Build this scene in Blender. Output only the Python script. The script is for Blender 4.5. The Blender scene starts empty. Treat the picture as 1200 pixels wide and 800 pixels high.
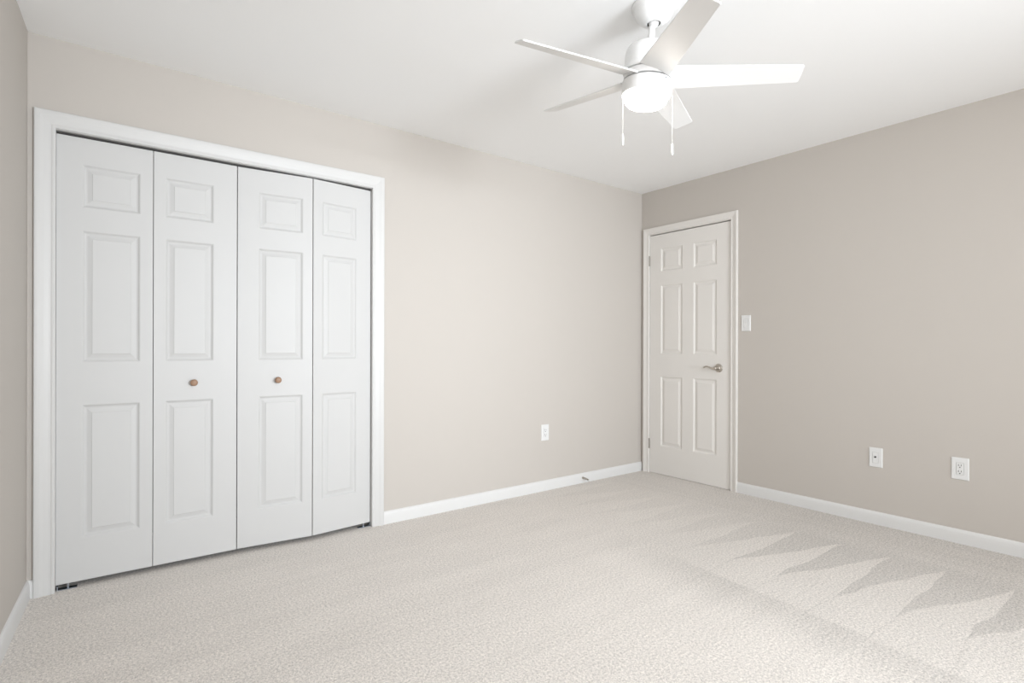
import bpy, bmesh, math
from mathutils import Vector, Matrix
D = bpy.data
SC = bpy.context.scene
COL = SC.collection
PI = math.pi

# ------------------------------------------------------------------ camera
CAM = Vector((-3.8315, -3.1251, 1.0914))
YAW, ROLL, PITCH = 0.6527, 0.0027, -0.0006
F_PX, HOR_Y = 637.37, 406.06
Fv = Vector((math.sin(YAW)*math.cos(PITCH), math.cos(YAW)*math.cos(PITCH), math.sin(PITCH)))
Rv = Vector((math.cos(YAW), -math.sin(YAW), 0))
Uv = Rv.cross(Fv)
R2 = Rv*math.cos(ROLL) + Uv*math.sin(ROLL)
U2 = -Rv*math.sin(ROLL) + Uv*math.cos(ROLL)
cd = D.cameras.new('camera')
cam = D.objects.new('camera', cd)
COL.objects.link(cam)
cd.sensor_width = 36.0
cd.lens = F_PX/1200*36
cd.shift_y = (HOR_Y-400)/1200
cd.clip_start = 0.02
M = Matrix((( R2.x, U2.x, -Fv.x), (R2.y, U2.y, -Fv.y), (R2.z, U2.z, -Fv.z))).to_4x4()
M.translation = CAM
cam.matrix_world = M
SC.camera = cam

# ------------------------------------------------------------------ light and exposure
SC.view_settings.view_transform = 'Standard'
SC.view_settings.look = 'None'
SC.view_settings.exposure = 0.22
SC.view_settings.gamma = 1.0
SC.view_settings.use_curve_mapping = False

W = D.worlds.new('sky')
SC.world = W
W.use_nodes = True
W.node_tree.nodes['Background'].inputs[0].default_value = (0.75, 0.87, 1.0, 1)
W.node_tree.nodes['Background'].inputs[1].default_value = 1.0

WIN_X0, WIN_X1, WIN_Z0, WIN_Z1 = -2.80, -1.40, 0.75, 2.05    # added window in the wall behind the camera, unseen
LW_Y0, LW_Y1 = -5.50, -4.30                                  # added windows in the left and right walls, unseen behind the camera
FRONT_Y = -5.80

def area_light(name, loc, size, power, col, rot, spread=180):
    l = D.lights.new(name, 'AREA')
    l.shape = 'RECTANGLE'
    l.size, l.size_y = size
    l.energy = power
    l.color = col
    l.spread = math.radians(spread)
    o = D.objects.new(name, l)
    COL.objects.link(o)
    o.location = loc
    o.rotation_euler = rot
    return o
# fill lamps in three added, unseen windows; the first has its spread narrowed
area_light('front_fill_light', ((WIN_X0+WIN_X1)/2, FRONT_Y-0.02, (WIN_Z0+WIN_Z1)/2), (WIN_X1-WIN_X0, WIN_Z1-WIN_Z0),
           46, (0.88, 0.94, 1.0), (PI/2, 0, 0), 80)
area_light('left_fill_light', (-4.068+0.055*(LW_Y0+LW_Y1)/2-0.02, (LW_Y0+LW_Y1)/2, (WIN_Z0+WIN_Z1)/2), (WIN_Z1-WIN_Z0, LW_Y1-LW_Y0),
           56, (0.98, 0.975, 0.97), (0, -PI/2, 0), 180)
area_light('right_fill_light', (0.02, (LW_Y0+LW_Y1)/2, (WIN_Z0+WIN_Z1)/2), (WIN_Z1-WIN_Z0, LW_Y1-LW_Y0),
           16, (0.90, 0.95, 1.0), (0, PI/2, 0), 180)
LAMP_EMIT = 16.0

# ------------------------------------------------------------------ materials
def mat(name, col, rough=0.5, metal=0.0, bump=0.0, bscale=200, spec=0.5, emit=None, emit_s=0, var=0.0, vscale=3):
    m = D.materials.new(name)
    m.use_nodes = True
    nt = m.node_tree
    b = nt.nodes['Principled BSDF']
    b.inputs['Base Color'].default_value = (*col, 1)
    b.inputs['Roughness'].default_value = rough
    b.inputs['Metallic'].default_value = metal
    b.inputs['Specular IOR Level'].default_value = spec
    if emit:
        b.inputs['Emission Color'].default_value = (*emit, 1)
        b.inputs['Emission Strength'].default_value = emit_s
    tc = nt.nodes.new('ShaderNodeTexCoord')
    if bump:
        n = nt.nodes.new('ShaderNodeTexNoise')
        n.inputs['Scale'].default_value = bscale
        n.inputs['Detail'].default_value = 3
        nt.links.new(tc.outputs['Object'], n.inputs['Vector'])
        bp = nt.nodes.new('ShaderNodeBump')
        bp.inputs['Strength'].default_value = bump
        bp.inputs['Distance'].default_value = 0.001
        nt.links.new(n.outputs['Fac'], bp.inputs['Height'])
        nt.links.new(bp.outputs['Normal'], b.inputs['Normal'])
    if var:
        n = nt.nodes.new('ShaderNodeTexNoise')
        n.inputs['Scale'].default_value = vscale
        nt.links.new(tc.outputs['Object'], n.inputs['Vector'])
        mx = nt.nodes.new('ShaderNodeMix')
        mx.data_type = 'RGBA'
        mx.inputs[6].default_value = (*[c*(1-var) for c in col], 1)
        mx.inputs[7].default_value = (*[min(1, c*(1+var)) for c in col], 1)
        nt.links.new(n.outputs['Fac'], mx.inputs[0])
        nt.links.new(mx.outputs[2], b.inputs['Base Color'])
    return m

M_WALL = mat('greige_wall_paint', (0.535, 0.498, 0.458), 0.75, bump=0.15, bscale=260, spec=0.2)
M_CEIL = mat('white_ceiling_paint', (0.95, 0.95, 0.945), 0.9, bump=0.1, bscale=300, spec=0.1)
M_TRIM = mat('white_trim_paint', (0.70, 0.695, 0.685), 0.4, spec=0.35)
M_CASE = mat('white_casing_paint', (0.625, 0.618, 0.605), 0.4, spec=0.35)
M_CASE2 = mat('warm_white_casing_paint', (0.74, 0.715, 0.68), 0.4, spec=0.35)
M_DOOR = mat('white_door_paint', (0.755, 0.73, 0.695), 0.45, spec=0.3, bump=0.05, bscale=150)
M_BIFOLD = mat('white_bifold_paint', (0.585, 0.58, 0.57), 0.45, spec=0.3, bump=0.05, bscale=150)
M_FAN = mat('white_fan_enamel', (0.87, 0.868, 0.86), 0.45, spec=0.3)
M_PLATE = mat('white_plastic', (0.74, 0.74, 0.73), 0.35)
M_SLOT = mat('dark_slot', (0.03, 0.028, 0.026), 0.6)
M_NICKEL = mat('satin_nickel', (0.50, 0.46, 0.41), 0.28, metal=1.0)
M_HINGE = mat('dull_nickel', (0.30, 0.28, 0.25), 0.45, metal=0.8)
M_STEEL = mat('bracket_steel', (0.35, 0.38, 0.42), 0.4, metal=1.0)
M_DARK = mat('dark_rubber', (0.02, 0.022, 0.028), 0.6)
M_WOOD = mat('stained_wood_knob', (0.33, 0.20, 0.125), 0.45, bump=0.1, bscale=90, var=0.15, vscale=60)
M_CLOSET = mat('closet_shade_tone', (0.16, 0.155, 0.15), 0.9)  # dark tone stands for the shade inside closet and hall
M_GLASS = mat('lit_frosted_glass', (0.9, 0.9, 0.88), 0.4, emit=(1.0, 0.93, 0.85), emit_s=LAMP_EMIT)
M_CHAIN = mat('pull_chain_metal', (0.80, 0.79, 0.77), 0.4, metal=0.2)

# carpet: short cut pile with the marks a vacuum cleaner left in it and some painted shade
def carpet():
    m = D.materials.new('beige_carpet')
    m.use_nodes = True
    nt = m.node_tree
    L = nt.links.new
    b = nt.nodes['Principled BSDF']
    b.inputs['Roughness'].default_value = 0.95
    b.inputs['Specular IOR Level'].default_value = 0.05
    b.inputs['Sheen Weight'].default_value = 0.1
    tc = nt.nodes.new('ShaderNodeTexCoord')
    sx = nt.nodes.new('ShaderNodeSeparateXYZ')
    # a little low-frequency wobble so that the marks are hand made
    wob = nt.nodes.new('ShaderNodeTexNoise')
    wob.inputs['Scale'].default_value = 2.6
    wob.inputs['Detail'].default_value = 2.5
    L(tc.outputs['Object'], wob.inputs['Vector'])
    L(tc.outputs['Object'], sx.inputs[0])

    def mt(op, a, bb=None, c=None, clamp=False):
        n = nt.nodes.new('ShaderNodeMath')
        n.operation = op
        n.use_clamp = clamp
        for i, v in enumerate((a, bb, c)):
            if v is None: continue
            if isinstance(v, (int, float)): n.inputs[i].default_value = v
            else: L(v, n.inputs[i])
        return n.outputs[0]

    def ss(x, lo, hi):
        n = nt.nodes.new('ShaderNodeMapRange')
        n.interpolation_type = 'SMOOTHSTEP'
        L(x, n.inputs[0])
        n.inputs[1].default_value = lo
        n.inputs[2].default_value = hi
        return n.outputs[0]

    def noise(scale, detail=2, stretch=None, rough=0.5):
        n = nt.nodes.new('ShaderNodeTexNoise')
        n.inputs['Scale'].default_value = scale
        n.inputs['Detail'].default_value = detail
        n.inputs['Roughness'].default_value = rough
        if stretch:
            mp = nt.nodes.new('ShaderNodeMapping')
            mp.inputs['Scale'].default_value = stretch
            L(tc.outputs['Object'], mp.inputs[0])
            L(mp.outputs[0], n.inputs['Vector'])
        else:
            L(tc.outputs['Object'], n.inputs['Vector'])
        return n.outputs['Fac']
    w = mt('SUBTRACT', wob.outputs['Fac'], 0.5)
    X = mt('ADD', sx.outputs[0], mt('MULTIPLY', w, 0.07))
    Y = mt('ADD', sx.outputs[1], mt('MULTIPLY', w, 0.10))
    # saw-tooth strokes in front of the right wall
    t = mt('DIVIDE', mt('SUBTRACT', -0.52, X), 0.72, clamp=True)
    fr = mt('FRACT', mt('DIVIDE', mt('ADD', 1.600+0.2385*40, Y), 0.2385))
    d = mt('SUBTRACT', t, fr)
    light = ss(d, -0.02, 0.05)
    # the strokes get clearer towards the front
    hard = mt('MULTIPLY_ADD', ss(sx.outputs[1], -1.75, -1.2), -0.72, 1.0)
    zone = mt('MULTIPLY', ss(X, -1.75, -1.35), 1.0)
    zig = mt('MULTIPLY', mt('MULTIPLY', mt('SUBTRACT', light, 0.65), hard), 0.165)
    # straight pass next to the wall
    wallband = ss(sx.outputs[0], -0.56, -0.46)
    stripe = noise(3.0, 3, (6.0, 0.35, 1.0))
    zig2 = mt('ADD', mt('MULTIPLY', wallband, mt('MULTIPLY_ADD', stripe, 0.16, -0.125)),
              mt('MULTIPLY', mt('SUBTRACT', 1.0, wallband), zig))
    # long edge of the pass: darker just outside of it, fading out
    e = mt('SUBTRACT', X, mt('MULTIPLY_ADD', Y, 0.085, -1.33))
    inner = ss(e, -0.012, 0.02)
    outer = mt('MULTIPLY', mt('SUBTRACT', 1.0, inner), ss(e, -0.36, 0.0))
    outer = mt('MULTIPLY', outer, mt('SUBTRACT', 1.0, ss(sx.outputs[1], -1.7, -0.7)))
    tone = mt('ADD', mt('MULTIPLY', inner, mt('SUBTRACT', zig2, mt('MULTIPLY_ADD', ss(sx.outputs[1], -1.7, -0.6), -0.10, 0.125))), mt('MULTIPLY', outer, -0.16))  # base inside the pass darkened too: shade of the right front put into colour
    # faint passes across the rest of the room
    lanes = noise(2.2, 2, (0.35, 3.2, 1.0))
    tone = mt('ADD', tone, mt('MULTIPLY', mt('SUBTRACT', 1.0, inner), mt('MULTIPLY_ADD', lanes, 0.16, -0.08)))
    streaks = noise(6.0, 3, (0.5, 7.0, 1.0))
    tone = mt('ADD', tone, mt('MULTIPLY_ADD', streaks, 0.08, -0.04))
    blot = noise(5.0, 4)
    tone = mt('ADD', tone, mt('MULTIPLY_ADD', blot, 0.06, -0.03))
    # pile: tufts
    tuft = noise(100.0, 3, rough=0.8)
    fine = noise(210.0, 2, rough=0.7)
    pile = mt('ADD', mt('MULTIPLY_ADD', tuft, 1.0, -0.5), mt('MULTIPLY_ADD', fine, 0.7, -0.35))
    tone = mt('ADD', tone, mt('MULTIPLY', pile, 1.5))
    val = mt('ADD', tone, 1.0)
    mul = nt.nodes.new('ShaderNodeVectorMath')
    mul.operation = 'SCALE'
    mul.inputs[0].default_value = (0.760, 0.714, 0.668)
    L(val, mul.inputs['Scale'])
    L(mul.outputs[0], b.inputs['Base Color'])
    bp = nt.nodes.new('ShaderNodeBump')
    bp.inputs['Strength'].default_value = 0.6
    bp.inputs['Distance'].default_value = 0.006
    L(pile, bp.inputs['Height'])
    L(bp.outputs['Normal'], b.inputs['Normal'])
    return m
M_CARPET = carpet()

# ------------------------------------------------------------------ helpers
def finish(name, bm, material, parent=None, smooth=False, loc=None, bevel=0, matrix=None):
    bmesh.ops.recalc_face_normals(bm, faces=bm.faces)
    me = D.meshes.new(name)
    bm.to_mesh(me)
    bm.free()
    me.materials.append(material)
    if smooth:
        for p in me.polygons: p.use_smooth = True
    o = D.objects.new(name, me)
    COL.objects.link(o)
    if parent is not None: o.parent = parent
    if matrix is not None: o.matrix_local = matrix
    elif loc is not None: o.location = loc
    if bevel:
        md = o.modifiers.new('bevel', 'BEVEL')
        md.width = bevel
        md.segments = 2
        md.limit_method = 'ANGLE'
        md.angle_limit = math.radians(40)
    return o

def tag(o, label, cat=None, group=None, kind=None):
    o['label'] = label
    if cat: o['category'] = cat
    if group: o['group'] = group
    if kind: o['kind'] = kind
    return o

def empty(name, loc=(0, 0, 0), rot=(0, 0, 0)):
    o = D.objects.new(name, None)
    o.empty_display_size = 0.1
    COL.objects.link(o)
    o.location = loc
    o.rotation_euler = rot
    return o

def box(bm, x0, x1, y0, y1, z0, z1):
    vs = [bm.verts.new((x, y, z)) for x in (x0, x1) for y in (y0, y1) for z in (z0, z1)]
    for f in ((0, 1, 3, 2), (4, 6, 7, 5), (0, 4, 5, 1), (2, 3, 7, 6), (0, 2, 6, 4), (1, 5, 7, 3)):
        bm.faces.new([vs[i] for i in f])
    return bm

def BX(*a):
    return box(bmesh.new(), *a)

def lathe(bm, prof, seg=48, cap0=True, cap1=True, axis=Vector((0, 0, 1)), origin=Vector((0, 0, 0))):
    axis = Vector(axis).normalized()
    q = Vector((0, 0, 1)).rotation_difference(axis)
    rings = []
    for r, z in prof:
        rings.append([bm.verts.new(Vector(origin)+q @ Vector((r*math.cos(2*PI*i/seg), r*math.sin(2*PI*i/seg), z))) for i in range(seg)])
    for a, b in zip(rings, rings[1:]):
        for i in range(seg):
            j = (i+1) % seg
            bm.faces.new((a[i], a[j], b[j], b[i]))
    if cap0: bm.faces.new(rings[0][::-1])
    if cap1: bm.faces.new(rings[-1])
    return bm

def sweep(bm, path, prof, closed=False):
    """path: list of (point, u-axis, v-axis); prof: list of (u, v) closed loop."""
    rings = [[bm.verts.new(p + u*a + v*b) for a, b in prof] for p, u, v in path]
    n = len(prof)
    for a, b in zip(rings, rings[1:]):
        for i in range(n):
            j = (i+1) % n
            bm.faces.new((a[i], a[j], b[j], b[i]))
    bm.faces.new(rings[0][::-1])
    bm.faces.new(rings[-1])
    return bm

def tube(bm, pts, radii, seg=12, flat=None):
    """a round (or flattened) bar through pts"""
    pts = [Vector(p) for p in pts]
    rings = []
    for i, p in enumerate(pts):
        a = pts[max(i-1, 0)]; c = pts[min(i+1, len(pts)-1)]
        t = (c-a).normalized()
        up = Vector((0, 0, 1)) if abs(t.z) < 0.9 else Vector((1, 0, 0))
        s = t.cross(up).normalized()
        u = s.cross(t).normalized()
        r = radii[i]
        ru, rs = (r if not isinstance(r, tuple) else r[0]), (r if not isinstance(r, tuple) else r[1])
        rings.append([bm.verts.new(p + u*ru*math.sin(2*PI*k/seg) + s*rs*math.cos(2*PI*k/seg)) for k in range(seg)])
    for a, b in zip(rings, rings[1:]):
        for i in range(seg):
            j = (i+1) % seg
            bm.faces.new((a[i], a[j], b[j], b[i]))
    bm.faces.new(rings[0][::-1])
    bm.faces.new(rings[-1])
    return bm

# ------------------------------------------------------------------ the room
H = 2.44
LX = -4.068                      # left corner on the closet wall
LSLOPE = 0.055                   # the left wall runs slightly off square
def left_x(y): return LX + LSLOPE*y      # y is negative in the room
CL0, CL1, CLZ = -3.974, -2.508, 2.040    # closet opening
ED0, ED1, EDZ = -0.084, -0.853, 2.058    # entry door opening (Y), height
TH = 0.12
CLOSET_D = 0.65

def wall_with_hole(name, axis, plane, thick, a0, a1, z0, z1, holes):
    """axis 'x': wall runs along X at Y=plane..plane+thick; 'y': runs along Y at X=plane..plane+thick"""
    bm = bmesh.new()
    As = sorted({a0, a1, *[h[0] for h in holes], *[h[1] for h in holes]})
    Zs = sorted({z0, z1, *[h[2] for h in holes], *[h[3] for h in holes]})
    def solid(i, j):
        if i < 0 or j < 0 or i >= len(As)-1 or j >= len(Zs)-1: return False
        ca, cz = (As[i]+As[i+1])/2, (Zs[j]+Zs[j+1])/2
        return not any(h[0] < ca < h[1] and h[2] < cz < h[3] for h in holes)
    def P(a, d, z):
        return (a, plane+d, z) if axis == 'x' else (plane+d, a, z)
    cache = {}
    def V(a, d, z):
        k = (a, d, z)
        if k not in cache: cache[k] = bm.verts.new(P(a, d, z))
        return cache[k]
    for i in range(len(As)-1):
        for j in range(len(Zs)-1):
            if not solid(i, j): continue
            x0, x1, y0, y1 = As[i], As[i+1], Zs[j], Zs[j+1]
            bm.faces.new([V(x0, 0, y0), V(x1, 0, y0), V(x1, 0, y1), V(x0, 0, y1)])
            bm.faces.new([V(x0, thick, y0), V(x0, thick, y1), V(x1, thick, y1), V(x1, thick, y0)])
            if not solid(i-1, j): bm.faces.new([V(x0, 0, y0), V(x0, 0, y1), V(x0, thick, y1), V(x0, thick, y0)])
            if not solid(i+1, j): bm.faces.new([V(x1, 0, y0), V(x1, thick, y0), V(x1, thick, y1), V(x1, 0, y1)])
            if not solid(i, j-1): bm.faces.new([V(x0, 0, y0), V(x0, thick, y0), V(x1, thick, y0), V(x1, 0, y0)])
            if not solid(i, j+1): bm.faces.new([V(x0, 0, y1), V(x1, 0, y1), V(x1, thick, y1), V(x0, thick, y1)])
    return finish(name, bm, M_WALL)

def struct(o, label, cat):
    return tag(o, label, cat, kind='structure')

JT = 0.018     # jamb thickness
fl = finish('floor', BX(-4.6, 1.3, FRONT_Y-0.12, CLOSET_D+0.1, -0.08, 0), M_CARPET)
struct(fl, 'light beige wall to wall carpet with zigzag vacuum marks', 'floor')
ce = finish('ceiling', BX(-4.6, TH, FRONT_Y-0.12, TH, H, H+0.1), M_CEIL)
struct(ce, 'flat white painted ceiling with a fan hung from it', 'ceiling')
wb = wall_with_hole('wall_back', 'x', 0, TH, LX-0.3, TH, 0, H, [(CL0-JT, CL1+JT, -1, CLZ+JT)])
struct(wb, 'greige painted wall with the wide closet opening', 'wall')
wr = wall_with_hole('wall_right', 'y', 0, TH, FRONT_Y, 0, 0, H, [(ED1-JT, ED0+JT, -1, EDZ+JT), (LW_Y0, LW_Y1, WIN_Z0, WIN_Z1)])
struct(wr, 'greige painted wall with the narrow white room door', 'wall')
bm = bmesh.new()
def left_slab(y0, y1, z0, z1):
    vs = [bm.verts.new((left_x(y)-d, y, z)) for d in (0, TH) for y in (y0, y1) for z in (z0, z1)]
    for f in ((0, 1, 3, 2), (4, 6, 7, 5), (0, 4, 5, 1), (2, 3, 7, 6), (0, 2, 6, 4), (1, 5, 7, 3)):
        bm.faces.new([vs[i] for i in f])
left_slab(LW_Y1, 0.0, 0, H)
left_slab(FRONT_Y, LW_Y0, 0, H)
left_slab(LW_Y0, LW_Y1, 0, WIN_Z0)
left_slab(LW_Y0, LW_Y1, WIN_Z1, H)
wl = finish('wall_left', bm, M_WALL)
struct(wl, 'greige painted wall at the left edge, seen at a steep angle', 'wall')
wf = wall_with_hole('wall_front', 'x', FRONT_Y-TH, TH, left_x(FRONT_Y)-TH, TH, 0, H, [(WIN_X0, WIN_X1, WIN_Z0, WIN_Z1)])
struct(wf, 'greige painted wall behind the camera with the added window', 'wall')
# added window frame in the wall behind the camera, put in for light
bm = bmesh.new()
xm = (WIN_X0+WIN_X1)/2; yf = FRONT_Y
fw = 0.05
box(bm, WIN_X0, WIN_X0+fw, yf-0.09, yf-0.03, WIN_Z0, WIN_Z1)
box(bm, WIN_X1-fw, WIN_X1, yf-0.09, yf-0.03, WIN_Z0, WIN_Z1)
box(bm, xm-0.03, xm+0.03, yf-0.088, yf-0.032, WIN_Z0+fw, WIN_Z1-fw)
box(bm, WIN_X0+fw, WIN_X1-fw, yf-0.09, yf-0.03, WIN_Z1-fw, WIN_Z1)
box(bm, WIN_X0+fw, WIN_X1-fw, yf-0.09, yf-0.03, WIN_Z0, WIN_Z0+fw)
wn = finish('added_window_1', bm, M_TRIM, bevel=0.003)
struct(wn, 'added white window frame in the wall behind the camera', 'window')
bm = bmesh.new()  # added frame in the left wall, unseen, put in for light
ym = (LW_Y0+LW_Y1)/2
wx = left_x(ym)
box(bm, wx-0.11, wx-0.05, LW_Y0, LW_Y0+fw, WIN_Z0, WIN_Z1)
box(bm, wx-0.11, wx-0.05, LW_Y1-fw, LW_Y1, WIN_Z0, WIN_Z1)
box(bm, wx-0.108, wx-0.052, ym-0.03, ym+0.03, WIN_Z0+fw, WIN_Z1-fw)
box(bm, wx-0.11, wx-0.05, LW_Y0+fw, LW_Y1-fw, WIN_Z1-fw, WIN_Z1)
box(bm, wx-0.11, wx-0.05, LW_Y0+fw, LW_Y1-fw, WIN_Z0, WIN_Z0+fw)
wn = finish('added_window_2', bm, M_TRIM, bevel=0.003)
struct(wn, 'added white window frame in the left wall, behind the camera', 'window')
bm = bmesh.new()  # added frame in the right wall, unseen, to lighten the left wall
box(bm, 0.05, 0.11, LW_Y0, LW_Y0+fw, WIN_Z0, WIN_Z1)
box(bm, 0.05, 0.11, LW_Y1-fw, LW_Y1, WIN_Z0, WIN_Z1)
box(bm, 0.052, 0.108, ym-0.03, ym+0.03, WIN_Z0+fw, WIN_Z1-fw)
box(bm, 0.05, 0.11, LW_Y0+fw, LW_Y1-fw, WIN_Z1-fw, WIN_Z1)
box(bm, 0.05, 0.11, LW_Y0+fw, LW_Y1-fw, WIN_Z0, WIN_Z0+fw)
wn = finish('added_window_3', bm, M_TRIM, bevel=0.003)
struct(wn, 'added white window frame in the right wall, behind the camera', 'window')
# shallow dark closet behind the bifold doors, hall side behind the room door
def shell(name, x0, x1, y0, y1, z0, z1, skip):
    bm = bmesh.new()
    t = 0.05
    parts = {'x0': (x0-t, x0, y0, y1, z0, z1), 'x1': (x1, x1+t, y0, y1, z0, z1),
             'y0': (x0-t, x1+t, y0-t, y0, z0, z1), 'y1': (x0-t, x1+t, y1, y1+t, z0, z1), 'z1': (x0-t, x1+t, y0, y1, z1, z1+t)}
    for k, p in parts.items():
        if k != skip: box(bm, *p)
    return finish(name, bm, M_CLOSET)
s1 = shell('wall_closet', LX-0.1, -2.3, TH, TH+CLOSET_D-0.1, 0, 2.3, 'y0')
struct(s1, 'unlit inside walls of the closet behind the bifold doors', 'wall')
s2 = shell('wall_hall', TH, 1.2, -1.1, 0.1, 0, 2.3, 'x0')
struct(s2, 'unlit hall walls behind the closed room door', 'wall')

# ------------------------------------------------------------------ casings and jambs
# colonial casing profile: (distance outward from the opening edge, height off the wall)
CAS_W = 0.066
CASP = [(0.0, 0.0), (0.0, 0.008), (0.003, 0.0105), (0.010, 0.0105), (0.014, 0.009), (0.020, 0.0095), (0.036, 0.0125), (0.048, 0.0165),
        (0.056, 0.0175), (CAS_W-0.003, 0.0175), (CAS_W, 0.015), (CAS_W, 0.0)]
def casing(name, pts, out_n, material, w=CAS_W, parent=None):
    """pts: 4 corners of the inner edge, foot - head - head - foot; out_n: normal off the wall"""
    n = Vector(out_n)
    A, B, C, Dd = [Vector(p) for p in pts]
    h = (C-B).normalized()
    up = Vector((0, 0, 1))
    k = w/CAS_W
    path = [(A, -h*k, n), (B, (-h+up)*k, n), (C, (h+up)*k, n), (Dd, h*k, n)]
    bm = bmesh.new()
    sweep(bm, path, CASP)
    return finish(name, bm, material, parent)

RV = 0.004    # reveal
t1 = casing('trim_1', [(CL0+0.0, 0, 0), (CL0, 0, CLZ+RV), (CL1, 0, CLZ+RV), (CL1, 0, 0)], (0, -1, 0), M_CASE, 0.073)
struct(t1, 'white moulded casing around the wide closet opening', 'door casing')
bm = bmesh.new()
box(bm, CL0-JT, CL0, 0.0, TH, 0, CLZ+JT)
box(bm, CL1, CL1+JT, 0.0, TH, 0, CLZ+JT)
box(bm, CL0, CL1, 0.0, TH, CLZ+0.002, CLZ+JT)
finish('jamb', bm, M_CASE, t1)
bm = bmesh.new()
box(bm, CL0+0.002, CL1-0.002, 0.022, 0.048, CLZ-0.008, CLZ+0.001)
finish('door_track', bm, M_SLOT, t1)  # near-black colour stands for the shade in the gap above the leaves

t2 = casing('trim_2', [(0, ED0, 0), (0, ED0, EDZ+RV), (0, ED1, EDZ+RV), (0, ED1, 0)], (-1, 0, 0), M_CASE2, 0.056)
# the left leg of this casing nearly meets the corner of the room
struct(t2, 'white moulded casing around the closed room door', 'door casing')
bm = bmesh.new()
box(bm, 0, TH, ED0, ED0+JT, 0, EDZ+JT)
box(bm, 0, TH, ED1-JT, ED1, 0, EDZ+JT)
box(bm, 0, TH, ED1, ED0, EDZ, EDZ+JT)
box(bm, 0.046, 0.056, ED0-0.012, ED0, 0, EDZ)       # door stop strips
box(bm, 0.046, 0.056, ED1, ED1+0.012, 0, EDZ)
box(bm, 0.046, 0.056, ED1+0.012, ED0-0.012, EDZ-0.012, EDZ)
finish('jamb', bm, M_CASE2, t2)

# ------------------------------------------------------------------ baseboards
BH = 0.078
BP = [(0, 0), (0.012, 0), (0.0125, 0.045), (0.0115, 0.060), (0.0085, 0.070), (0.004, 0.0765), (0, BH)]
def baseboard(name, a, b, n, label):
    a, b, n = Vector(a), Vector(b), Vector(n).normalized()
    up = Vector((0, 0, 1))
    bm = bmesh.new()
    sweep(bm, [(a, n, up), (b, n, up)], BP)
    o = finish(name, bm, M_TRIM)
    for p in o.data.polygons: p.use_smooth = False
    return struct(o, label, 'baseboard')
CO1 = CL1+0.073
baseboard('baseboard_back', (CO1, 0, 0), (0, 0, 0), (0, -1, 0), 'white baseboard between the closet casing and the room corner')
baseboard('baseboard_closet', (LX, 0, 0), (CL0-0.073, 0, 0), (0, -1, 0), 'short white baseboard stub left of the closet casing')
baseboard('baseboard_right', (0, ED1-0.056, 0), (0, FRONT_Y, 0), (-1, 0, 0), 'white baseboard along the wall with the outlets, right of the room door')
baseboard('baseboard_left', (left_x(0), 0, 0), (left_x(FRONT_Y), FRONT_Y, 0), (1, -LSLOPE, 0), 'white baseboard along the left edge wall')

# ------------------------------------------------------------------ moulded panel doors
RINGS = [(0.0, 0.0), (0.004, -0.0015), (0.009, -0.0062), (0.014, -0.0080), (0.019, -0.0078), (0.036, -0.0030), (0.0375, -0.0012), (0.040, -0.0012)]
def panel_leaf(name, w, z0, z1, thick, panels, parent, material, matrix=None):
    """leaf in local axes: x 0..w, front face at y=0 (looking -y), back y=thick. panels: (x0,x1,z0,z1)"""
    bm = bmesh.new()
    xs = sorted({0, w, *[p[0] for p in panels], *[p[1] for p in panels]})
    zs = sorted({z0, z1, *[p[2] for p in panels], *[p[3] for p in panels]})
    cache = {}
    def V(x, y, z):
        k = (round(x, 5), round(y, 5), round(z, 5))
        if k not in cache: cache[k] = bm.verts.new(k)
        return cache[k]
    def is_panel(x0, x1, a, b):
        return any(abs(p[0]-x0) < 1e-6 and abs(p[1]-x1) < 1e-6 and abs(p[2]-a) < 1e-6 and abs(p[3]-b) < 1e-6 for p in panels)
    for i in range(len(xs)-1):
        for j in range(len(zs)-1):
            x0_, x1_, a, b = xs[i], xs[i+1], zs[j], zs[j+1]
            if not is_panel(x0_, x1_, a, b):
                bm.faces.new([V(x0_, 0, a), V(x1_, 0, a), V(x1_, 0, b), V(x0_, 0, b)])
                continue
            prev = None
            for ins, dep in RINGS:
                ring = [V(x0_+ins, -dep, a+ins), V(x1_-ins, -dep, a+ins), V(x1_-ins, -dep, b-ins), V(x0_+ins, -dep, b-ins)]
                if prev:
                    for k in range(4):
                        l = (k+1) % 4
                        bm.faces.new([prev[k], prev[l], ring[l], ring[k]])
                prev = ring
            bm.faces.new(prev)
    # sides and back
    for i in range(len(xs)-1):
        for z in (z0, z1):
            bm.faces.new([V(xs[i], 0, z), V(xs[i+1], 0, z), V(xs[i+1], thick, z), V(xs[i], thick, z)])
    for j in range(len(zs)-1):
        for x in (0, w):
            bm.faces.new([V(x, 0, zs[j]), V(x, 0, zs[j+1]), V(x, thick, zs[j+1]), V(x, thick, zs[j])])
    for i in range(len(xs)-1):
        for j in range(len(zs)-1):
            bm.faces.new([V(xs[i], thick, zs[j]), V(xs[i], thick, zs[j+1]), V(xs[i+1], thick, zs[j+1]), V(xs[i+1], thick, zs[j])])
    return finish(name, bm, material, parent, matrix=matrix)

ROWS = [(0.219, 0.821), (1.014, 1.611), (1.716, 1.911)]
LT = 0.028
DY = 0.016          # closet leaves sit a little back from the wall face
def leaf_matrix(xa, ya, xb, yb, x_or, y_or):
    ang = math.atan2(yb-ya, xb-xa)
    return Matrix.Translation((xa-x_or, ya-y_or, 0)) @ Matrix.Rotation(ang, 4, 'Z')

def knob_bm():
    bm = bmesh.new()
    prof = [(0.0001, 0.0), (0.009, 0.0), (0.0085, 0.003), (0.0065, 0.008), (0.0068, 0.012), (0.011, 0.0155), (0.0155, 0.019), (0.0168, 0.023),
            (0.0160, 0.027), (0.0125, 0.0300), (0.006, 0.0315), (0.0001, 0.0318)]
    return lathe(bm, prof, 32, axis=(0, -1, 0))

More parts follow.
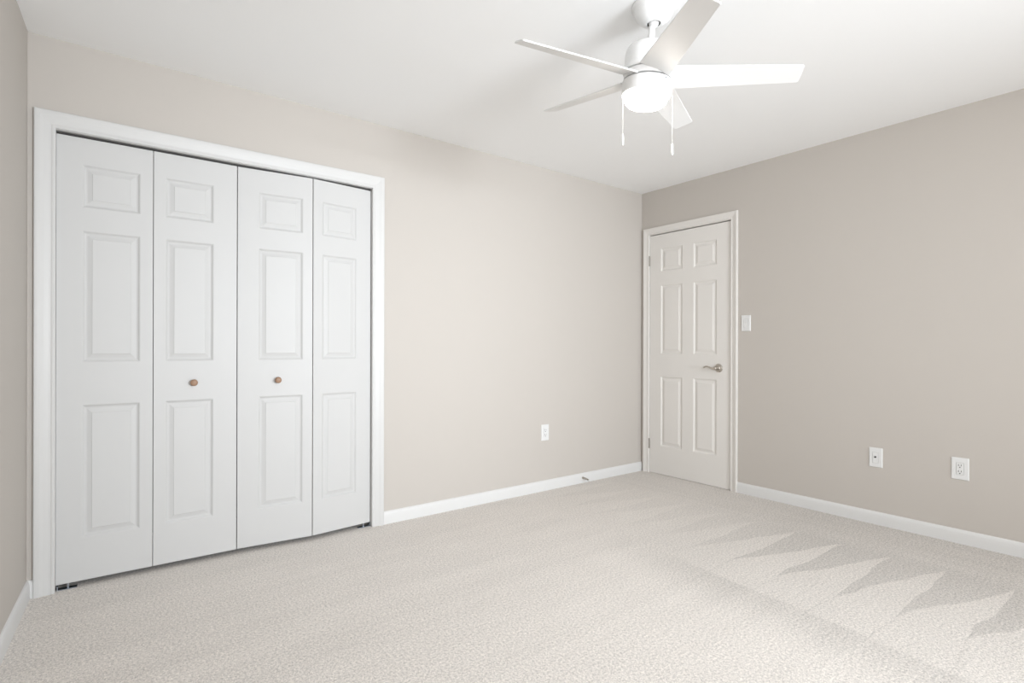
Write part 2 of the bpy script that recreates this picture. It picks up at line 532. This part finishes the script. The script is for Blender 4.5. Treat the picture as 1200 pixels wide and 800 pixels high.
def bracket_bm():
    bm = bmesh.new()
    box(bm, 0.004, 0.075, -0.004, 0.024, 0.0, 0.0035)
    box(bm, 0.004, 0.008, -0.004, 0.024, 0.0035, 0.020)
    box(bm, 0.040, 0.046, 0.004, 0.016, 0.0035, 0.024)
    return bm

def bifold(name, label, leaves, knob_leaf, knob_x, pivot_side):
    xo = leaves[0][0]
    root = empty(name, (xo, DY, 0))
    struct(root, label, 'closet door')
    lfs = []
    for (xa, ya, xb, yb, m0, m1) in leaves:
        w = math.hypot(xb-xa, yb-ya) - 0.003
        z0, z1 = 0.026, 2.029
        mt_ = leaf_matrix(xa, ya, xb, yb, xo, DY)
        lf = panel_leaf('door_leaf', w, z0, z1, LT, [(m0, w-m1, a, b) for a, b in ROWS], root, M_BIFOLD, matrix=mt_)
        lfs.append((lf, w))
    lf, w = lfs[knob_leaf]
    kb = finish('knob', knob_bm(), M_WOOD, lf, smooth=True, loc=(knob_x, 0, 0.906))
    kb['label'] = 'small round stained wood knob'
    bb = bracket_bm()
    if pivot_side > 0:
        bmesh.ops.scale(bb, vec=(-1, 1, 1), verts=bb.verts)
        bmesh.ops.translate(bb, vec=(CL1-xo, 0, 0), verts=bb.verts)
    br = finish('pivot_bracket', bb, M_STEEL, root)
    br['label'] = 'dark steel floor pivot bracket'
    return root

bifold('door_2', 'left bifold closet door pair, two flat white moulded panel leaves with a wooden knob',
       [(CL0+0.001, DY, -3.6115, DY-0.002, 0.090, 0.050), (-3.6115, DY-0.002, -3.2445, DY-0.004, 0.048, 0.107)], 1, 0.168, -1)
bifold('door_3', 'right bifold closet door pair, folded slightly out into the room, with a wooden knob',
       [(-3.2430, DY-0.002, -2.8650, DY-0.036, 0.100, 0.050), (-2.8630, DY-0.036, CL1-0.0005, DY, 0.050, 0.090)], 0, 0.196, 1)

# ------------------------------------------------------------------ room door
DW = (ED0-ED1) - 0.008
ROW2 = [(0.243, 0.839), (1.030, 1.619), (1.733, 1.932)]
root = empty('door_1', (0.004, ED0-0.003, 0))
root.rotation_euler = (0, 0, -PI/2)       # local x runs along -Y, local -y faces the room (-X)
struct(root, 'closed white six panel room door with a curved lever handle', 'door')
panel_leaf('door_leaf', DW, 0.003, EDZ-0.007, 0.035, [(a, b, z0, z1) for z0, z1 in ROW2 for a, b in ((0.115, 0.330), (0.434, 0.643))], root, M_DOOR)
for z0 in (1.792, 0.207):
    bm = bmesh.new()
    lathe(bm, [(0.0001, 0), (0.0045, 0.001), (0.0065, 0.003), (0.0065, 0.086), (0.0045, 0.088), (0.0001, 0.089)], 16)
    box(bm, 0.002, 0.004, 0.0, 0.03, 0.003, 0.086)
    hg = finish('hinge', bm, M_HINGE, root, loc=(-0.002, -0.006, z0))
    hg['label'] = 'satin nickel hinge'
# lever handle
HX, HZ = 0.662, 0.927
hd = finish('door_handle', lathe(bmesh.new(), [(0.0001, 0), (0.033, 0), (0.033, 0.004), (0.030, 0.008), (0.022, 0.010), (0.0135, 0.012), (0.012, 0.030), (0.014, 0.045), (0.0135, 0.058), (0.009, 0.062), (0.0001, 0.062)],
                               40, axis=(0, -1, 0)), M_NICKEL, root, smooth=True, loc=(HX, 0, HZ))
hd['label'] = 'satin nickel lever handle on a round rose'
bm = bmesh.new()
pts = [(0.006, -0.052, -0.002), (-0.012, -0.053, -0.004), (-0.028, -0.053, -0.002), (-0.044, -0.053, 0.004), (-0.060, -0.052, 0.010), (-0.076, -0.050, 0.012), (-0.090, -0.048, 0.009), (-0.102, -0.047, 0.003), (-0.107, -0.047, -0.001)]
rad = [(0.009, 0.008), (0.0095, 0.008), (0.008, 0.007), (0.0065, 0.006), (0.006, 0.0055), (0.0065, 0.005), (0.007, 0.0045), (0.006, 0.004), (0.002, 0.002)]
tube(bm, pts, rad, 14)
finish('lever', bm, M_NICKEL, hd, smooth=True)
bm = BX(DW-0.0005, DW+0.0015, 0.002, 0.030, HZ-0.032, HZ+0.032)
box(bm, DW+0.0015, DW+0.0035, 0.008, 0.022, HZ-0.010, HZ+0.010)
lp = finish('latch_plate', bm, M_NICKEL, root)
lp['label'] = 'satin nickel latch plate on the door edge'
bm = BX(ED0-0.003-(ED1)-0.0012, ED0-0.003-ED1+0.0005, -0.006, 0.030, HZ-0.030, HZ+0.030)
sp = finish('strike_plate', bm, M_NICKEL, root)
sp['label'] = 'satin nickel strike plate on the jamb'

# ------------------------------------------------------------------ wall plates
def plate_bm(w, h, hole=(0.034, 0.067), d=0.006):
    bm = bmesh.new()
    loops = []
    for hw, hh, y in ((w/2, h/2, 0), (w/2, h/2, -0.003), (w/2-0.004, h/2-0.004, -d), (hole[0]/2, hole[1]/2, -d), (hole[0]/2, hole[1]/2, -d+0.003)):
        loops.append([bm.verts.new((x, y, z)) for x, z in ((-hw, -hh), (hw, -hh), (hw, hh), (-hw, hh))])
    for a, b in zip(loops, loops[1:]):
        for i in range(4):
            j = (i+1) % 4
            bm.faces.new((a[i], a[j], b[j], b[i]))
    bm.faces.new(loops[-1])
    bm.faces.new(loops[0][::-1])
    return bm

def wall_plate(name, loc, rotz, w, h, label, cat, kind, group=None):
    root = empty(name, loc, (0, 0, rotz))
    tag(root, label, cat, group)
    pl = finish('cover_plate', plate_bm(w, h), M_PLATE, root, bevel=0.0008)
    for s in (-1, 1):
        finish('screw', lathe(bmesh.new(), [(0.0001, 0.0), (0.003, 0.0), (0.0028, 0.0008), (0.0001, 0.0012)], 12, axis=(0, -1, 0)), M_PLATE, pl, loc=(0, -0.0056, s*h*0.415))
    if kind == 'switch':
        bm = bmesh.new()
        # rocker tipped about its middle
        prof = [(-0.031, -0.0075), (0.0, -0.0062), (0.031, -0.0105)]
        for s in (-1, 1):
            pass
        vs = []
        for z, y in prof:
            vs.append((bm.verts.new((-0.0150, y, z)), bm.verts.new((0.0150, y, z)), bm.verts.new((-0.0150, -0.003, z)), bm.verts.new((0.0150, -0.003, z))))
        for a, b in zip(vs, vs[1:]):
            bm.faces.new((a[0], a[1], b[1], b[0]))
            bm.faces.new((a[2], b[2], b[3], a[3]))
            bm.faces.new((a[0], b[0], b[2], a[2]))
            bm.faces.new((a[1], a[3], b[3], b[1]))
        bm.faces.new((vs[0][0], vs[0][2], vs[0][3], vs[0][1]))
        bm.faces.new((vs[-1][0], vs[-1][1], vs[-1][3], vs[-1][2]))
        finish('rocker', bm, M_PLATE, root, bevel=0.0006)
    elif kind == 'outlet':
        rc = finish('receptacle', BX(-0.0160, 0.0160, -0.0078, -0.003, -0.0325, 0.0325), M_PLATE, root, bevel=0.001)
        bm = bmesh.new()
        for zc in (-0.018, 0.016):
            box(bm, -0.0075, -0.0050, -0.0082, -0.0074, zc-0.0005, zc+0.0085)
            box(bm, 0.0050, 0.0075, -0.0082, -0.0074, zc-0.0005, zc+0.0085)
            lathe(bm, [(0.0001, 0), (0.0030, 0), (0.0030, 0.0010), (0.0001, 0.0010)], 12, axis=(0, -1, 0), origin=(0, -0.0073, zc-0.008))
        sl = finish('slots', bm, M_SLOT, rc)
        sl['label'] = 'dark contact slots'
    elif kind == 'jack':
        rc = finish('insert', BX(-0.0160, 0.0160, -0.0068, -0.003, -0.0325, 0.0325), M_PLATE, root, bevel=0.001)
        bm = lathe(bmesh.new(), [(0.0048, 0), (0.0048, 0.009), (0.0032, 0.009), (0.0030, 0.002)], 20, cap0=False, axis=(0, -1, 0), origin=(0, -0.006, 0.004))
        finish('connector', bm, M_SLOT, rc)
    return root

wall_plate('wall_outlet', (-1.1265, 0, 0.439), 0, 0.074, 0.122, 'white duplex outlet on the closet wall, above the baseboard doorstop', 'outlet', 'outlet')
wall_plate('light_switch', (0, -0.9735, 1.268), -PI/2, 0.072, 0.118, 'white rocker light switch right of the room door', 'light switch', 'switch')
wall_plate('cable_jack', (0, -1.8215, 0.411), -PI/2, 0.074, 0.120, 'white wall plate with one round cable jack, nearer to the room door', 'wall plate', 'jack')
wall_plate('wall_outlet.001', (0, -2.2345, 0.416), -PI/2, 0.080, 0.123, 'larger white duplex outlet at the far right of the right wall', 'outlet', 'outlet')

# ------------------------------------------------------------------ spring doorstop on the baseboard
root = empty('door_stop', (-0.735, -0.0125, 0.042))
tag(root, 'small spring doorstop with a white tip screwed to the baseboard', 'doorstop')
finish('mount', lathe(bmesh.new(), [(0.0001, 0), (0.009, 0), (0.009, 0.003), (0.006, 0.008), (0.0001, 0.008)], 20, axis=(0, -1, 0)), M_NICKEL, root, smooth=False)
pts = []
N = 240
for i in range(N+1):
    a = i/N
    pts.append((0.0058*math.cos(a*2*PI*13), -0.006-0.062*a, 0.0058*math.sin(a*2*PI*13)-0.006*a*a))
sp_ = finish('spring', tube(bmesh.new(), pts, [0.0011]*len(pts), 6), M_NICKEL, root, smooth=True)
sp_['label'] = 'coiled metal spring'
tp = finish('tip', lathe(bmesh.new(), [(0.0001, 0), (0.0065, 0), (0.0075, 0.003), (0.0075, 0.011), (0.005, 0.014), (0.0001, 0.014)], 20, axis=(0, -1, -0.1), origin=(0, -0.066, -0.006)), M_PLATE, root, smooth=True)
tp['label'] = 'white rubber tip'

# ------------------------------------------------------------------ ceiling fan
HUB = Vector((-2.0831, -1.7254, 2.165))
TILT = Vector((0.0219, -0.0903, 1.0)).normalized()     # the fan hangs slightly out of plumb
TOP = HUB + TILT*((H-HUB.z)/TILT.z)
fan = empty('ceiling_fan', (TOP.x, TOP.y, H))
tag(fan, 'white five blade ceiling fan with a lit round light and two pull chains', 'ceiling fan')
Q = Vector((0, 0, 1)).rotation_difference(TILT)
base = Matrix.Translation(-fan.location)
def hub_m(extra=Matrix()):
    return base @ Matrix.Translation(HUB) @ Q.to_matrix().to_4x4() @ extra
# canopy: open-bottomed bell against the ceiling
cp = finish('canopy', lathe(bmesh.new(), [(0.0870, 0.0), (0.0870, -0.006), (0.0845, -0.010), (0.0780, -0.012), (0.0765, -0.018), (0.0750, -0.028), (0.0690, -0.043), (0.0580, -0.056),
                                           (0.0440, -0.066), (0.0320, -0.0705), (0.0270, -0.0710), (0.0255, -0.0690), (0.0260, -0.060), (0.0300, -0.050)], 56, cap0=True, cap1=False), M_FAN, fan, smooth=True)
bl = finish('hanger_ball', lathe(bmesh.new(), [(0.0001, -0.083)]+[(0.0212*math.sin(a*PI/10), -0.062-0.0212*math.cos(a*PI/10)) for a in range(1, 10)]+[(0.0001, -0.0408)], 32), M_FAN, fan, smooth=True)
bm = lathe(bmesh.new(), [(0.0252, -0.0685), (0.0245, -0.0600), (0.0001, -0.0560)], 32, cap0=False, cap1=False)
gp = finish('canopy_shade', bm, M_SLOT, cp, smooth=True)  # dark sheet: shade inside the canopy put into colour
gp['label'] = 'dark sheet painted as the shade around the hanger ball'
rod = finish('downrod', lathe(bmesh.new(), [(0.0130, 0.10), (0.0130, 0.235)], 28), M_FAN, fan, smooth=True, matrix=hub_m())
co = finish('coupling', lathe(bmesh.new(), [(0.030, 0.130), (0.027, 0.142), (0.017, 0.150), (0.0135, 0.152)], 36), M_FAN, rod, smooth=True)
# upper motor housing, rotor ring, switch housing
mh = finish('motor_housing', lathe(bmesh.new(), [(0.060, 0.016), (0.0985, 0.017), (0.1000, 0.019), (0.1000, 0.034), (0.0985, 0.036), (0.0950, 0.0365), (0.0950, 0.085), (0.0930, 0.098), (0.0860, 0.110),
                                                 (0.0720, 0.121), (0.0540, 0.130), (0.0300, 0.136)], 64), M_FAN, fan, smooth=False, matrix=hub_m())
for p in mh.data.polygons: p.use_smooth = True
md = mh.modifiers.new('edge', 'EDGE_SPLIT'); md.split_angle = math.radians(35)
rt = finish('rotor', lathe(bmesh.new(), [(0.060, -0.013), (0.0940, -0.012), (0.0940, 0.014), (0.060, 0.015)], 64), M_FAN, fan, matrix=hub_m())
md = rt.modifiers.new('edge', 'EDGE_SPLIT'); md.split_angle = math.radians(35)
sw = finish('switch_housing', lathe(bmesh.new(), [(0.060, -0.0185), (0.0950, -0.0185), (0.0975, -0.021), (0.0975, -0.068), (0.0955, -0.071), (0.085, -0.0715)], 64), M_FAN, fan, smooth=True, matrix=hub_m())
md = sw.modifiers.new('edge', 'EDGE_SPLIT'); md.split_angle = math.radians(35)
for k in range(3):
    a = math.radians(-95 + 120*k)
    n = Vector((math.cos(a), math.sin(a), 0))
    finish('thumb_screw', lathe(bmesh.new(), [(0.0001, 0), (0.0032, 0), (0.0032, 0.003), (0.0026, 0.0042), (0.0001, 0.0045)], 14, axis=n, origin=n*0.097+Vector((0, 0, -0.029))), M_STEEL if k == 0 else M_FAN, sw)
gl = finish('light_bowl', lathe(bmesh.new(), [(0.0840, -0.068), (0.0860, -0.076), (0.0855, -0.086), (0.0815, -0.097), (0.0720, -0.107), (0.0560, -0.1135), (0.0350, -0.117), (0.0001, -0.118)], 56, cap1=False), M_GLASS, fan, smooth=True, matrix=hub_m())
gl['label'] = 'lit frosted glass bowl'
# blades
R_IN, R_OUT, W_IN, W_OUT, PH = 0.086, 0.562, 0.0625, 0.0425, -0.295
def blade_bm():
    bm = bmesh.new()
    w0 = W_IN
    out = [(R_IN, -w0), (R_OUT-0.004, -W_OUT-0.001), (R_OUT, -W_OUT+0.004), (R_OUT+0.001, 0), (R_OUT, W_OUT-0.004), (R_OUT-0.004, W_OUT+0.001), (R_IN, w0)]
    n = len(out)
    t = 0.003
    loops = []
    for ins, z in ((0.0010, -t), (0, -t+0.001), (0, t-0.001), (0.0010, t)):
        loops.append([bm.verts.new((x-(ins if x > 0.3 else -ins), y*(1-ins/0.05), z)) for x, y in out])
    for a, b in zip(loops, loops[1:]):
        for i in range(n):
            j = (i+1) % n
            bm.faces.new((a[i], a[j], b[j], b[i]))
    bm.faces.new(loops[0][::-1])
    bm.faces.new(loops[-1])
    return bm
def arm_bm():
    bm = bmesh.new()
    box(bm, 0.070, 0.150, -0.030, 0.030, 0.003, 0.007)
    for x, y in ((0.115, -0.018), (0.115, 0.018), (0.138, 0.0)):
        lathe(bm, [(0.0001, 0), (0.004, 0), (0.004, 0.002), (0.0001, 0.003)], 12, origin=(x, y, 0.007))
    return bm
first = None
for k in range(5):
    ex = Matrix.Rotation(-0.8897 + k*2*PI/5, 4, 'Z') @ Matrix.Rotation(PH, 4, 'X')
    if first is None:
        b_ = finish('fan_blade', blade_bm(), M_FAN, fan, matrix=hub_m(ex))
        a_ = finish('blade_arm', arm_bm(), M_FAN, b_)
        first = (b_, a_)
    else:
        b_ = first[0].copy(); COL.objects.link(b_); b_.parent = fan; b_.matrix_local = hub_m(ex)
        a_ = first[1].copy(); COL.objects.link(a_); a_.parent = b_
# pull chains
def chain(side, dz_top, dz_pull, length):
    p = HUB + Rv*side*0.0990 + Vector((0, 0, -0.035)) - fan.location
    if side > 0: p = p + Vector((0, 0, -0.004))
    ztop = p.z
    zend = dz_pull + length - H
    bm = bmesh.new()
    lathe(bm, [(0.0006, zend), (0.0006, ztop)], 8, origin=(p.x, p.y, 0))
    z = ztop
    while z > zend:
        lathe(bm, [(0.0002, -0.0015), (0.0010, -0.0008), (0.0010, 0.0008), (0.0002, 0.0015)], 6, origin=(p.x, p.y, z))
        z -= 0.0046
    # little outlet tube on the housing
    c = finish('pull_chain', bm, M_CHAIN, fan)
    q = Rv*side
    lathe_bm = lathe(bmesh.new(), [(0.0035, -0.010), (0.0035, 0.0)], 12, axis=q, origin=(p.x, p.y, ztop+0.001))
    finish('chain_grommet', lathe_bm, M_FAN, c)
    fb = finish('pull_handle', lathe(bmesh.new(), [(0.0008, length), (0.0035, length-0.002), (0.0044, length-0.006), (0.0046, 0.004), (0.0035, 0.0), (0.0001, 0.0)], 16, origin=(p.x, p.y, dz_pull-H)), M_FAN, c, smooth=True)
chain(-1, 0, 1.895, 0.045)
chain(1, 0, 1.857, 0.046)
